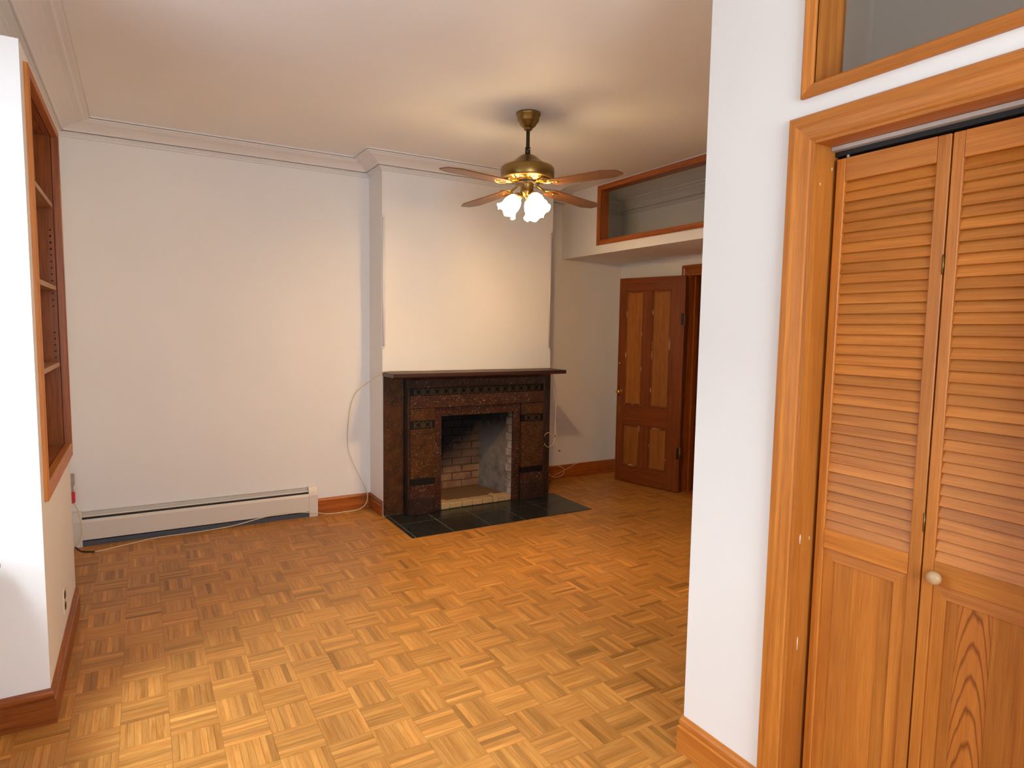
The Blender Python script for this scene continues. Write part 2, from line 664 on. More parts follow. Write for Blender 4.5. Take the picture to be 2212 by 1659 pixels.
strips.sort(key=strip_rank)
for s in strips[:300]:
    g = 0.0003
    h = random.uniform(-0.0003, 0.0002)
    MB().box(s[0] + g, s[1] - g, s[2] + g, s[3] - g, -0.006, h, s[4], max(-1.6, min(1.4, s[5]))).build('parquet_strip', M['oak'], floor)
mb = MB()
for s in strips[300:]:
    g = 0.0003
    mb.box(s[0] + g, s[1] - g, s[2] + g, s[3] - g, -0.006, random.uniform(-0.0003, 0.0002), s[4], max(-1.6, min(1.4, s[5])))
tag(mb.build('parquet_field', M['oak'], floor), kind='stuff')

# ------------------------------------------------------------------ ceiling and walls
struct('ceiling', MB().box(LW - 0.4, RW + 1.2, YR - 0.2, YB2 + 0.4, CE, CE + 0.12), M['ceil'],
       'plain off-white plaster ceiling above the fan', 'ceiling')
WO = -0.85                      # outer face of the window wall
W1A, W1B = 1.62, PN             # window recesses along the left wall
RA, RB = -0.25, 1.45             # window in the wall behind the viewer
SILL, HEAD = 0.64, PT
mb = MB()
mb.box(WO, LW, PFAR, YB + 0.3, 0, CE)                  # beyond the pier
mb.box(WO, LW, YR - 0.2, CE and PFAR, HEAD, CE)        # above windows and pier
mb.box(WO, LW, YR - 0.2, W1A, 0, HEAD)
mb.box(WO, -0.64, W1A, W1B, 0, SILL)                   # low wall under the window
struct('wall_left', mb, M['wall'], 'white plaster wall with deep window recesses beside the bookcase pier')
mb = MB()
mb.box(WO, PF, PN, PN + 0.10, 0, PT)
mb.box(WO, PF, PN + 0.10, PFAR, 0, 0.86)
mb.box(WO, -0.56, PN + 0.10, PFAR, 0.86, PT)
mb.box(-0.56, PF, PN + 0.10, PFAR, 2.47, PT)
mb.box(-0.56, PF, PFAR - 0.02, PFAR, 0.86, 2.47)
struct('wall_pier', mb, M['wall'], 'white pier jutting from the window wall with a bookcase set in its side')
struct('wall_back_left', MB().box(LW - 0.3, CX0 + 0.05, YB, YB + 0.2, 0, CE), M['wall'],
       'large blank off-white wall above the baseboard heater')
struct('wall_back_right', MB().box(CX1 - 0.05, RW + 0.2, YB2, YB2 + 0.2, 0, CE), M['wall'],
       'narrow off-white wall between the chimney breast and the entrance door')
# chimney breast with stop-chamfered corners and the hole for the firebox
mb = MB()
mb.box(CX0, 2.05, CY, YB2 + 0.1, 0, 1.357)
mb.box(2.95, CX1, CY, YB2 + 0.1, 0, 1.357)
mb.box(2.05, 2.95, CY, YB2 + 0.1, 0.92, 1.357)
ch = 0.026
cyb = YB2 + 0.1
mb.prism([(CX0, CY + ch), (CX0 + ch, CY), (CX1 - ch, CY), (CX1, CY + ch), (CX1, cyb), (CX0, cyb)], 2, 1.357, 2.43)
mb.box(CX0, CX1, CY, cyb, 2.43, CE)
wch = struct('wall_chimney', mb, M['wall'], 'off-white chimney breast rising over the dark fireplace')
for xs in (CX0, CX1):            # shallow bead along each chamfered corner
    sgn = 1 if xs == CX0 else -1
    MB().tube([(xs + sgn * 0.013, CY + 0.011, 1.39), (xs + sgn * 0.013, CY + 0.011, 2.40)], 0.009, 10).build('corner_bead', M['crown'], wch)
    for z, dz in ((1.357, 0.03), (2.43, -0.03)):        # ogee stop at each end of the chamfer
        MB().add([(xs, CY, z), (xs + sgn * ch, CY, z + dz), (xs + sgn * ch, CY, z), (xs, CY + ch, z), (xs, CY + ch, z + dz)],
                 [(0, 1, 4), (0, 2, 1), (0, 4, 3), (0, 3, 2), (1, 2, 3, 4)]).build('chamfer_stop', M['crown'], wch)
# wall with the entrance door
DY0, DY1, DZ = 3.56, 4.352, 2.085
mb = MB()
mb.box(RW, RW + 0.16, DY1, YB2 + 0.2, 0, CE)
mb.box(RW, RW + 0.16, DY0, DY1, DZ, CE)
mb.box(RW, RW + 0.16, YR - 0.2, DY0, 0, CE)
struct('wall_right', mb, M['wall'], 'off-white wall holding the open panelled entrance door')
mb = MB()
mb.box(RW + 0.9, RW + 1.0, 2.9, 5.0, 0, 2.6)
mb.box(RW + 0.16, RW + 1.0, 2.9, 3.0, 0, 2.6)
mb.box(RW + 0.16, RW + 1.0, 4.9, 5.0, 0, 2.6)
mb.box(RW + 0.16, RW + 1.0, 2.9, 5.0, 2.6, 2.7)
struct('wall_hallway', mb, M['pine_red'], 'dark timber-lined hallway beyond the entrance door')
# bulkhead over the entrance
TY0, TY1, TZ0, TZ1 = 3.05, 4.758, 2.323, 2.860
BE = 2.7
mb = MB()
fr = 0.04
mb.box(BX, BX + 0.09, BE, YB2, BZ, TZ0 + fr)
mb.box(BX, BX + 0.09, BE, YB2, TZ1 - fr, CE)
mb.box(BX, BX + 0.09, TY1 - fr, YB2, TZ0 + fr, TZ1 - fr)
mb.box(BX, BX + 0.09, BE, TY0 + fr, TZ0 + fr, TZ1 - fr)
mb.box(BX, RW, BE, BE + 0.09, BZ, CE)
mb.box(BX + 0.09, RW, BE, YB2, BZ, BZ + 0.08)
struct('wall_bulkhead', mb, M['wall'], 'off-white bulkhead boxed out above the entrance door')
# closet partition
KX = 2.50                       # back of the closet
KY0, KY1 = 0.545, 1.182         # closet opening
KZ = 2.091
VZ0, VZ1 = 2.2155, 2.80         # opening of the closet transom (outer frame)
VY0, VY1 = -0.2, 1.224
T = 0.105
mb = MB()
mb.box(PX, PX + T, KY1, PY, 0, VZ0 + 0.03)
mb.box(PX, PX + T, KY0, KY1, KZ, VZ0 + 0.03)
mb.box(PX, PX + T, -0.8, KY0, 0, VZ0 + 0.03)
mb.box(PX, PX + T, VY1 - 0.03, PY, VZ0 + 0.03, CE)
mb.box(PX, PX + T, VY0 + 0.03, VY1 - 0.03, VZ1 - 0.03, CE)
mb.box(PX, PX + T, -0.8, VY0 + 0.03, VZ0 + 0.03, CE)
mb.box(PX + T, KX, PY - 0.03, PY, 0, CE)
struct('wall_partition', mb, M['wall'], 'bright white closet partition standing out into the room')
mb = MB()
mb.box(PX + T, KX, PY - 0.06, PY - 0.03, 0, CE)
mb.box(KX, KX + 0.08, -0.8, PY, 0, CE)
mb.box(PX + T, KX, -0.8, -0.72, 0, CE)
mb.box(PX + T, KX, -0.72, PY - 0.06, VZ0 - 0.06, VZ0 - 0.0)
struct('wall_closet', mb, M['beige'], 'closet inner wall tinted beige for its warm light, seen through the glass above its doors')
mb = MB()
mb.box(LW - 0.35, RA, YR - 0.36, YR, 0, CE)
mb.box(RB, RW + 0.2, YR - 0.36, YR, 0, CE)
mb.box(RA, RB, YR - 0.36, YR, HEAD, CE)
mb.box(RA, RB, YR - 0.36, YR - 0.19, 0, SILL)
struct('wall_rear', mb, M['wall'], 'white wall behind the viewer closing the room')

# ------------------------------------------------------------------ crown moulding
PROF = [(0.175, 0.0), (0.175, 0.010), (0.156, 0.0105), (0.156, 0.0145), (0.172, 0.015), (0.168, 0.022), (0.150, 0.024), (0.142, 0.032),
        (0.128, 0.0325), (0.128, 0.035), (0.118, 0.036), (0.092, 0.044), (0.069, 0.056), (0.051, 0.070), (0.044, 0.079),
        (0.016, 0.0795), (0.016, 0.0845), (0.036, 0.085), (0.036, 0.090), (0.022, 0.091), (0.022, 0.099), (0.012, 0.101), (0.012, 0.112), (0.0, 0.114)]


def crown(path, scales, name, label):
    """path: wall-line points, room on the right-hand side; scales: horizontal scale per segment."""
    n = len(path)
    rows = []
    for d, z in PROF:
        lines = []
        for i in range(n - 1):
            a, b = Vector(path[i]), Vector(path[i + 1])
            t = (b - a).normalized()
            nn = Vector((t.y, -t.x))
            lines.append((a + nn * d * scales[i], t))
        pts = [lines[0][0]]
        for i in range(1, n - 1):
            (p, t), (q, s) = lines[i - 1], lines[i]
            det = t.x * (-s.y) + s.x * t.y
            k = ((q.x - p.x) * (-s.y) + s.x * (q.y - p.y)) / det
            pts.append(p + t * k)
        a, t = lines[-1]
        L = (Vector(path[-1]) - Vector(path[-2])).length
        pts.append(a + t * L)
        rows.append([(p.x, p.y, CE - z) for p in pts])
    vs = [p for r_ in rows for p in r_]
    fs = []
    k = len(PROF)
    for i in range(k - 1):
        for j in range(n - 1):
            fs.append((i * n + j, i * n + j + 1, (i + 1) * n + j + 1, (i + 1) * n + j))
    for j in range(n):                       # closing strip on the ceiling/wall side
        vs.append((path[j][0], path[j][1], CE))
    b = k * n
    for j in range(n - 1):
        fs.append((b + j + 1, b + j, j, j + 1))
        fs.append(((k - 1) * n + j, (k - 1) * n + j + 1, b + j + 1, b + j))
    for j in (0, n - 1):
        fs.append(tuple([i * n + j for i in range(k)] + [b + j]))
    return struct(name, MB().add(vs, fs, 0, 0), M['crown'], label, 'moulding')


crown([(LW, YR), (LW, YB), (CX0, YB), (CX0, CY), (CX1, CY), (CX1, YB2), (BX - 0.002, YB2)], [1.22, 1, 1, 1, 1, 1], 'trim_1',
      'stepped plaster crown moulding around the ceiling and the chimney breast')
crown([(BX + 0.092, YB2), (RW, YB2), (RW, BE + 0.095)], [1, 1], 'trim_2',
      'grey crown moulding seen through the glass above the entrance door')


# ------------------------------------------------------------------ baseboards
def bb_prof(h, t):
    return [(0, 0), (t, 0), (t, h * 0.70), (t * 0.55, h * 0.73), (t * 0.75, h * 0.80), (t * 0.70, h * 0.88), (t * 0.4, h * 0.94), (t * 0.3, h), (0, h)]


def baseboard(name, p0, p1, h, t, mat, label, m0=0.0, m1=0.0):
    """Runs p0->p1 along the wall line with the room on the right; m0/m1: mitre growth per unit depth at each end."""
    a, b = Vector(p0), Vector(p1)
    d = (b - a).normalized()
    nn = Vector((d.y, -d.x))
    pr = bb_prof(h, t)
    n = len(pr)
    vs = []
    for (q, e, sg) in ((a, m0, -1), (b, m1, 1)):
        for (dd, z) in pr:
            r_ = q + nn * dd + d * sg * e * dd
            vs.append((r_.x, r_.y, z))
    fs = [tuple(range(n))[::-1], tuple(range(n, 2 * n))] + [(i, (i + 1) % n, n + (i + 1) % n, n + i) for i in range(n)]
    return struct(name, MB().add(vs, fs, 0 if abs(d.x) > abs(d.y) else 1), mat, label, 'baseboard')


BH = 0.132
HTR = 1.205
baseboard('baseboard_back', (HTR + 0.004, YB), (CX0, YB), 0.125, 0.018, M['pine_red'], 'short orange wood baseboard between the heater and the chimney', m1=-1)
baseboard('baseboard_chimney', (CX0, YB), (CX0, CY + 0.0), 0.125, 0.018, M['pine_red'], 'wood baseboard along the side of the chimney breast', m0=-1)
baseboard('baseboard_right', (CX1 + 0.0, YB2), (RW, YB2), 0.14, 0.02, M['pine_red'], 'reddish wood baseboard between fireplace and entrance door')
baseboard('baseboard_partition', (PX, PY), (PX, KY1 + 0.076), BH, 0.02, M['pine'], 'honey pine baseboard with a knot at the foot of the partition', m0=0.6)
baseboard('baseboard_pier', (PF, PN), (PF, PFAR), 0.135, 0.018, M['pine_red'], 'wood baseboard along the pier below the bookcase', m0=1, m1=0)
baseboard('baseboard_front', (-0.64, PN), (PF, PN), 0.135, 0.018, M['pine_red'], 'wide reddish baseboard under the bright face of the pier', m0=-1, m1=1)
baseboard('baseboard_window', (-0.64, W1A), (-0.64, PN), 0.135, 0.018, M['pine_red'], 'wood baseboard under the window', m1=-1)

# ------------------------------------------------------------------ windows on the left
def window(name, origin, rz, wd_, label):
    """Local +x points into the room, local y runs along the wall, origin on the wall plane at mid width, floor level."""
    t = thing(name, origin, label, 'window', kind='structure', rz=rz)
    a, b = -wd_ / 2, wd_ / 2
    x0, x1 = -0.29, -0.21
    wd = M['pine_red']

    def part(nm, mb_, mat, parent=t):
        return mb_.build(nm, mat, parent, inv=False)
    part('frame_jamb', MB().box(x0, x1, a, a + 0.06, SILL + 0.03, HEAD, 2, 0, 0.004), wd)
    part('frame_jamb', MB().box(x0, x1, b - 0.06, b, SILL + 0.03, HEAD, 2, 0, 0.004), wd)
    part('frame_head', MB().box(x0, x1, a + 0.06, b - 0.06, HEAD - 0.06, HEAD, 1, 0, 0.004), wd)
    part('sill', MB().box(-0.40, -0.015, a + 0.005, b - 0.022, SILL, SILL + 0.028, 1, 0, 0.008), wd)
    part('sill_bracket', MB().prism([(-0.19, SILL - 0.06), (-0.05, SILL - 0.012), (-0.05, SILL), (-0.19, SILL)], 1, b - 0.06, b - 0.022), wd)
    zm = (SILL + HEAD) / 2
    for k, (z0, z1, x) in enumerate(((SILL + 0.03, zm + 0.02, -0.24), (zm - 0.02, HEAD - 0.06, -0.27))):
        s_ = MB()
        for (ya, yb) in ((a + 0.06, a + 0.11), (b - 0.11, b - 0.06)):
            s_.box(x - 0.014, x + 0.014, ya, yb, z0, z1, 2, 0)
        s_.box(x - 0.014, x + 0.014, a + 0.11, b - 0.11, z0, z0 + 0.05, 1, 0)
        s_.box(x - 0.014, x + 0.014, a + 0.11, b - 0.11, z1 - 0.05, z1, 1, 0)
        sash = part('sash', s_, wd)
        part('pane', MB().box(x - 0.003, x + 0.003, a + 0.11, b - 0.11, z0 + 0.05, z1 - 0.05, 1, 0), M['glass'], sash)
    return t


window('window_1', (LW, (W1A + W1B) / 2, 0), 0.0, W1B - W1A, 'sash window with a wooden sill in the recess beside the pier')
window('window_2', ((RA + RB) / 2, YR, 0), math.pi / 2, RB - RA, 'wide sash window in the wall behind the viewer')

# ------------------------------------------------------------------ built-in bookcase in the pier
NY0, NY1, NZ0, NZ1 = 2.985, PFAR, 0.845, 2.488
bk = thing('bookcase', (PF, NY0, NZ0), 'tall narrow wooden bookcase built into the side of the white pier', 'bookcase')
XF = PF + 0.015
bw = M['pine']
MB().box(PF - 0.018, XF, NY0, NY0 + 0.040, NZ0, NZ1, 2, 0.1, 0.003).build('stile', bw, bk)
MB().box(PF - 0.018, XF, NY1 - 0.034, NY1 + 0.002, NZ0, NZ1, 2, -0.1, 0.003).build('stile', M['pine_red'], bk)
MB().box(PF - 0.018, XF, NY0 + 0.041, NY1 - 0.035, NZ0, NZ0 + 0.07, 1, 0, 0.003).build('rail', bw, bk)
MB().box(PF - 0.018, XF, NY0 + 0.041, NY1 - 0.035, NZ1 - 0.03, NZ1, 1, 0, 0.003).build('rail', bw, bk)
MB().box(-0.555, PF - 0.019, NY1 - 0.038, NY1 - 0.021, NZ0 + 0.03, NZ1 - 0.02, 2, -0.3).build('side_panel', M['niche'], bk)
MB().box(-0.555, PF - 0.019, PN + 0.101, PN + 0.116, NZ0 + 0.03, NZ1 - 0.02, 2, -0.3).build('side_panel', M['niche'], bk)
MB().box(-0.559, -0.548, PN + 0.117, NY1 - 0.039, NZ0 + 0.03, NZ1 - 0.02, 2, -0.3).build('back_panel', M['niche'], bk)
MB().box(-0.547, PF - 0.019, PN + 0.117, NY1 - 0.039, NZ0 + 0.05, NZ0 + 0.069, 1, 0).build('bottom_board', M['niche'], bk)
MB().box(-0.547, PF - 0.019, PN + 0.117, NY1 - 0.039, NZ1 - 0.03, NZ1 - 0.02, 1, 0).build('top_board', M['niche'], bk)
for z in (2.118, 1.710, 1.327):
    MB().box(-0.545, PF - 0.020, PN + 0.119, NY1 - 0.041, z - 0.011, z + 0.011, 1, 0, 0.001).build('shelf', M['shelfwood'], bk)
mb = MB()
for z in [1.62 + 0.032 * k for k in range(12)] + [1.36 + 0.032 * k for k in range(5)] + [2.0 - 0.032 * k for k in range(4)]:
    mb.lathe([(0.0, 0.0), (0.004, 0.0), (0.004, 0.001)], (-0.375, NY1 - 0.0382, z), 8, rot=Matrix.Rotation(math.pi / 2, 3, 'X'))
tag(mb.build('peg_holes', M['dark'], bk), kind='stuff')

# electrical outlet on the pier
ol = thing('wall_outlet', (PF, 3.44, 0.216), 'ivory double outlet plate low on the pier below the bookcase', 'outlet')
MB().box(PF, PF + 0.006, 3.404, 3.474, 0.216, 0.333, 2, 0, 0.003).build('plate', M['ivory'], ol)
for z in (0.249, 0.300):
    MB().box(PF + 0.006, PF + 0.009, 3.422, 3.456, z - 0.014, z + 0.014, 2, 0, 0.002).build('socket', M['bronze'], ol)

# ------------------------------------------------------------------ baseboard heater
HL = LW + 0.012
ht = thing('baseboard_heater', ((HL + HTR) / 2, YB, 0), 'long cream enamel baseboard heater along the foot of the blank wall', 'heater')
HY = YB - 0.066
MB().box(HL, HTR, YB - 0.006, YB, 0.015, 0.232, 0, 0).build('back_plate', M['enamel'], ht)
MB().prism([(YB - 0.006, 0.228), (YB - 0.014, 0.232), (YB - 0.006, 0.234)], 0, HL + 0.05, HTR - 0.065).build('top_lip', M['enamel'], ht)
MB().prism([(HY, 0.045), (HY + 0.003, 0.045), (HY + 0.003, 0.165), (HY + 0.016, 0.184), (HY + 0.013, 0.187), (HY, 0.168)], 0, HL + 0.05, HTR - 0.065).build('front_panel', M['enamel'], ht)
MB().box(HL + 0.05, HTR - 0.065, HY + 0.012, YB - 0.012, 0.05, 0.150, 0, 0).build('fin_tube', M['fin'], ht)
MB().prism([(HY + 0.027, 0.199), (HY + 0.034, 0.206), (HY + 0.032, 0.209), (HY + 0.025, 0.202)], 0, HL + 0.05, HTR - 0.065).build('damper', M['enamel'], ht)
MB().box(HL + 0.05, HTR - 0.065, HY + 0.006, YB - 0.007, 0.0, 0.036, 0, 0).build('bottom_gap', M['fin'], ht)
MB().box(HL + 0.05, HTR - 0.065, HY + 0.020, YB - 0.008, 0.150, 0.190, 0, 0).build('slot_lining', M['dark'], ht)
for (xa, xb) in ((HL, HL + 0.052), (HTR - 0.067, HTR)):
    MB().prism([(HY - 0.004, 0.0), (YB, 0.0), (YB, 0.238), (HY + 0.03, 0.238), (HY + 0.01, 0.205), (HY - 0.004, 0.175)], 0, xa, xb).build('end_cap', M['enamel'], ht)

# ------------------------------------------------------------------ fireplace
fp = thing('fireplace', ((CX0 + CX1) / 2, CY, 0), 'dark marbled stone fireplace surround with wooden mantel shelf on the chimney breast', 'fireplace')
e = 0.0006
FB = 4.78                       # body front
BX0, BX1 = 1.838, 3.160
SH0, SH1 = 1.149, 1.183


def slab(name, x0, x1, z0, z1, y, mat, depth=None, bev=0.002):
    return MB().box(x0 + e, x1 - e, y, depth if depth else CY - 0.001, z0 + e, z1 - e, None, None, bev).build(name, M[mat], fp)


MB().prism([(4.632, SH0 + 0.006), (4.640, SH0), (CY - 0.001, SH0), (CY - 0.001, SH1), (4.638, SH1), (4.632, SH1 - 0.006)], 0, 1.663, 3.279, 0).build('mantel_shelf', M['mantel'], fp)
MB().prism([(FB - 0.03, SH0 - e), (FB - 0.03, SH0 - 0.012), (FB - 0.006, SH0 - 0.03), (FB - 0.001, SH0 - 0.03), (FB - 0.001, SH0 - e)], 0, BX0 - 0.02, BX1 + 0.02, 0).build('bed_mould', M['g_dark'], fp)
slab('side_slab', CX0 + 0.002, BX0, 0.006, SH0, 4.870, 'g_brown')
slab('side_slab', BX1, CX1 - 0.002, 0.006, SH0, 4.870, 'g_dark')
slab('edge_strip', BX0, 1.858, 0.006, SH0, FB + 0.003, 'g_dark')
slab('edge_strip', 3.140, BX1, 0.006, SH0, FB + 0.003, 'g_dark')
slab('top_band', 1.858, 3.140, 1.052, SH0, FB, 'g_dark')
slab('tile_bed', 1.858, 3.140, 0.989, 1.052, FB + 0.007, 'g_black')
slab('frieze', 1.858, 3.140, 0.886, 0.989, FB, 'g_red')
# pilasters
for (x0, x1) in ((1.858, 2.076), (2.912, 3.140)):
    slab('pilaster_block', x0, x1, 0.783, 0.884, FB, 'g_brown')
    slab('tile_bed', x0, x1, 0.717, 0.783, FB + 0.007, 'g_black')
    slab('pilaster_panel', x0, x1, 0.306, 0.717, FB, 'g_brown')
    slab('inlay_stripe', x0, x1, 0.251, 0.306, FB + 0.001, 'g_black')
    slab('pilaster_foot', x0, x1, 0.157, 0.251, FB, 'g_red')
    slab('plinth_block', x0 - 0.010, x1 + 0.006, 0.006, 0.155, FB - 0.012, 'g_dark', depth=FB + 0.0015 if False else FB - 0.0005)
    slab('plinth_core', x0, x1, 0.006, 0.157, FB, 'g_dark')
# recessed architrave round the opening
AR = FB + 0.03
OX0, OX1, OZ = 2.147, 2.842, 0.807
slab('architrave', 2.077, OX0, 0.006, OZ, AR, 'g_red')
slab('architrave', OX1, 2.911, 0.006, OZ, AR, 'g_red')
slab('architrave', 2.077, 2.911, OZ, 0.884, AR, 'g_red')
# incised tiles with gilt rings
ring_me = None


def ornament(cx_, cz_, w_):
    global ring_me
    t = MB().box(cx_ - w_ / 2 + 0.001, cx_ + w_ / 2 - 0.001, FB + 0.003, FB + 0.0068, cz_ - 0.030, cz_ + 0.030, 0, 0, 0.001).build('ornament_tile', M['g_black'], fp)
    pts = [(cx_ + 0.0235 * math.cos(a), FB + 0.003, cz_ + 0.0235 * math.sin(a)) for a in [2 * math.pi * k / 24 for k in range(24)]]
    MB().tube(pts, 0.0010, 5, closed=True).build('gilt_ring', M['gold'], t)
    for dx in (-w_ / 2 + 0.006, w_ / 2 - 0.006):
        MB().box(cx_ + dx - 0.0009, cx_ + dx + 0.0009, FB + 0.0018, FB + 0.0031, cz_ - 0.029, cz_ + 0.029, 2, 0).build('gilt_bar', M['gold'], t)


for k in range(15):
    ornament(1.891 + (k + 0.5) * 0.0808, 1.0205, 0.0808)
for x in (1.930, 2.011, 2.985, 3.066):
    ornament(x, 0.750, 0.080)
# firebox: splayed brick box behind the opening
fb = thing('firebox', (2.5, 5.0, 0), parent=fp)
FY0, FY1, FZ = CY - 0.002, 5.30, 0.915
bx0, bx1 = 2.24, 2.75
mb = MB()
mb.add([(bx0 - 0.05, FY1 + 0.02, 0), (bx1 + 0.05, FY1 + 0.02, 0), (bx1 + 0.05, FY1 + 0.02, FZ), (bx0 - 0.05, FY1 + 0.02, FZ),
        (bx0 - 0.05, FY1 + 0.05, 0), (bx1 + 0.05, FY1 + 0.05, 0), (bx1 + 0.05, FY1 + 0.05, FZ), (bx0 - 0.05, FY1 + 0.05, FZ)],
       [(0, 1, 2, 3), (7, 6, 5, 4), (0, 4, 5, 1), (3, 2, 6, 7), (1, 5, 6, 2), (0, 3, 7, 4)])
mb.build('mortar_back', M['firebrick'], fb)
MB().prism([(OX1 + 0.002, AR + 0.02), (bx1, FY1 + 0.03), (bx1 + 0.14, FY1 + 0.03), (OX1 + 0.10, AR + 0.02)], 2, 0.006, FZ).build('side_wall', M['fireplaster'], fb)
MB().prism([(OX0 - 0.002, AR + 0.02), (bx0, FY1 + 0.03), (bx0 - 0.14, FY1 + 0.03), (OX0 - 0.09, AR + 0.02)], 2, 0.006, FZ).build('side_wall', M['fireplaster'], fb)
MB().box(2.055, 2.945, AR + 0.08, FY1 + 0.05, FZ - 0.01, FZ + 0.004).build('throat', M['soot'], fb)
MB().box(OX0 + 0.0, OX1 - 0.0, AR + 0.118, FY1 + 0.02, 0.006, 0.050).build('inner_hearth', M['ash'], fb)
z = 0.052
row = 0
while z < FZ - 0.02:                 # back wall bricks
    x = bx0 - 0.06 - (0.10 if row % 2 else 0.0)
    while x < bx1 + 0.02:
        xa, xb = max(x, bx0 - 0.045), min(x + 0.2, bx1 + 0.045)
        if xb - xa > 0.03:
            jut = random.uniform(-0.006, 0.006)
            MB().box(xa, xb - 0.010, FY1 + jut, FY1 + 0.03, z, min(z + 0.062, FZ - 0.012), 0, None, 0.004).build('brick', M['firebrick'], fb)
        x += 0.2
    z += 0.072
    row += 1
z, row = 0.052, 0
while z < FZ - 0.07:                 # whitewashed brick ends showing at the front of the right cheek
    ln = 0.07 if row % 2 else 0.045
    a = Vector((OX1 - 0.002, AR + 0.022))
    d = (Vector((bx1, FY1)) - a).normalized()
    nn = Vector((-d.y, d.x))
    if nn.x > 0: nn = -nn
    p0, p1 = a, a + d * ln
    j = 0.006 + random.uniform(0, 0.003)
    MB().prism([(p0.x, p0.y), (p1.x, p1.y), (p1.x + nn.x * j, p1.y + nn.y * j), (p0.x + nn.x * j, p0.y + nn.y * j)], 2, z, z + 0.063).build('brick', M['whitebrick'], fb)
    z += 0.071
    row += 1
xs = [2.150, 2.232, 2.352, 2.452, 2.552, 2.655, 2.702, 2.840]
for k in range(7):                   # cream fire bricks along the front of the inner hearth
    hgt = 0.066 if k in (0, 5) else 0.056
    yo = -0.006 if k in (0, 5) else 0.0
    MB().box(xs[k] + 0.0015, xs[k + 1] - 0.0015, AR + 0.012 + yo, AR + 0.116, 0.006, hgt + random.uniform(-0.003, 0.003), 1, None, 0.006).build('hearth_brick', M['hearthbrick'], fb)

# tiled hearth in front
hs = thing('hearth', ((HX0 + HX1) / 2, 4.5, 0), 'black tiled hearth set in the parquet before the fireplace', 'hearth')
MB().box(HX0 + 0.003, HX1 - 0.003, HY0 + 0.003, CY - 0.026, -0.004, 0.0038, 0, 0).build('grout_bed', M['grout'], hs)
ys = [HY0, 4.605, CY - 0.024]
xt = [HX0, 1.702, 2.012, 2.335, 2.646, 2.95, 3.255, HX1]
for i in range(len(xt) - 1):
    for j in range(2):
        o = 0.0
        MB().box(xt[i] + 0.0022, xt[i + 1] - 0.0022, ys[j] + 0.0022, ys[j + 1] - 0.0022, 0.0, 0.0047 + random.uniform(-0.0004, 0.0004), 0, None, 0.0008).build('hearth_tile', M['hearth'], hs)

# ------------------------------------------------------------------ entrance door, open into the room
hg = Vector((4.418, 4.322))
fe = Vector((4.228, 5.025))
dl = (fe - hg)
DW = 0.735
ang = math.atan2(dl.y, dl.x)         # local +x runs from the hinge to the free edge
dr = thing('door_1', (hg.x, hg.y, 0.008), 'old brown four-panel entrance door standing open beside the wall', 'door', kind='structure', rz=ang)
TH = 0.036                            # local +y is the face away from the viewer... the near face is local y = TH
def dbox(name, u0, u1, z0, z1, y0, y1, mat, grain, bev=0.002, tone=None):
    return MB().box(u0, u1, y0, y1, z0, z1, grain, tone, bev).build(name, M[mat], dr, inv=False)


DH = 2.055
# u measured from the hinge; panels at (free-edge distance) .085-.28 and .385-.59
c0, c1, c2, c3 = DW - 0.590, DW - 0.385, DW - 0.282, DW - 0.085
dbox('stile', 0.0, c0, 0, DH, 0, TH, 'door', 2)
dbox('stile', c3, DW, 0, DH, 0, TH, 'door', 2)
dbox('mullion', c1, c2, 0.170, 0.590, 0, TH, 'door', 2)
dbox('mullion', c1, c2, 0.790, 1.925, 0, TH, 'door', 2)
dbox('rail', c0, c3, 0, 0.170, 0, TH, 'door', 0)
dbox('rail', c0, c3, 0.590, 0.790, 0, TH, 'door', 0)
dbox('rail', c0, c3, 1.925, DH, 0, TH, 'door', 0)
for (a, b) in ((c0, c1), (c2, c3)):
    for (z0, z1) in ((0.170, 0.590), (0.790, 1.925)):
        dbox('panel', a + 0.001, b - 0.001, z0 + 0.001, z1 - 0.001, 0.011, TH - 0.011, 'doorpan', 2, 0)
        mb = MB()
        for yy0, yy1 in ((TH - 0.011, TH - 0.001), (0.001, 0.011)):
            mb.box(a + 0.001, a + 0.013, yy0, yy1, z0 + 0.001, z1 - 0.001, 2, None, 0.004)
            mb.box(b - 0.013, b - 0.001, yy0, yy1, z0 + 0.001, z1 - 0.001, 2, None, 0.004)
            mb.box(a + 0.018, b - 0.018, yy0, yy1, z0 + 0.001, z0 + 0.017, 0, None, 0.004)
            mb.box(a + 0.018, b - 0.018, yy0, yy1, z1 - 0.017, z1 - 0.001, 0, None, 0.004)
        mb.build('panel_mould', M['doormould'], dr, inv=False)
KN = [(0.0, 0.060), (0.014, 0.059), (0.024, 0.050), (0.026, 0.040), (0.020, 0.028), (0.010, 0.024), (0.009, 0.006), (0.026, 0.005), (0.027, 0.0)]
for sg in (1, -1):
    base = (DW - 0.045, TH if sg > 0 else 0.0, 0.915)
    kb = MB().lathe(KN, base, 20, rot=Matrix.Rotation(-math.pi / 2 * sg, 3, 'X')).build('knob', M['brass_hi'], dr, inv=False)
MB().lathe([(0.0, 0.018), (0.010, 0.017), (0.013, 0.010), (0.014, 0.0)], (DW - 0.035, TH, 1.205), 16, rot=Matrix.Rotation(-math.pi / 2, 3, 'X')).build('lock_cylinder', M['brass_hi'], dr, inv=False)
dbox('worn_patch', DW - 0.046, DW - 0.012, 0.70, 0.875, TH, TH + 0.0006, 'doormould', 2, 0)
for zc in (1.650, 0.375):
    hb = MB().box(-0.001, 0.034, TH, TH + 0.002, zc - 0.055, zc + 0.055, 2, 0).build('hinge', M['iron'], dr, inv=False)
    q = MB().tube([(-0.006, TH + 0.004, zc - 0.06), (-0.006, TH + 0.004, zc + 0.06)], 0.006, 10).build('hinge_pin', M['brass'], hb, inv=False)

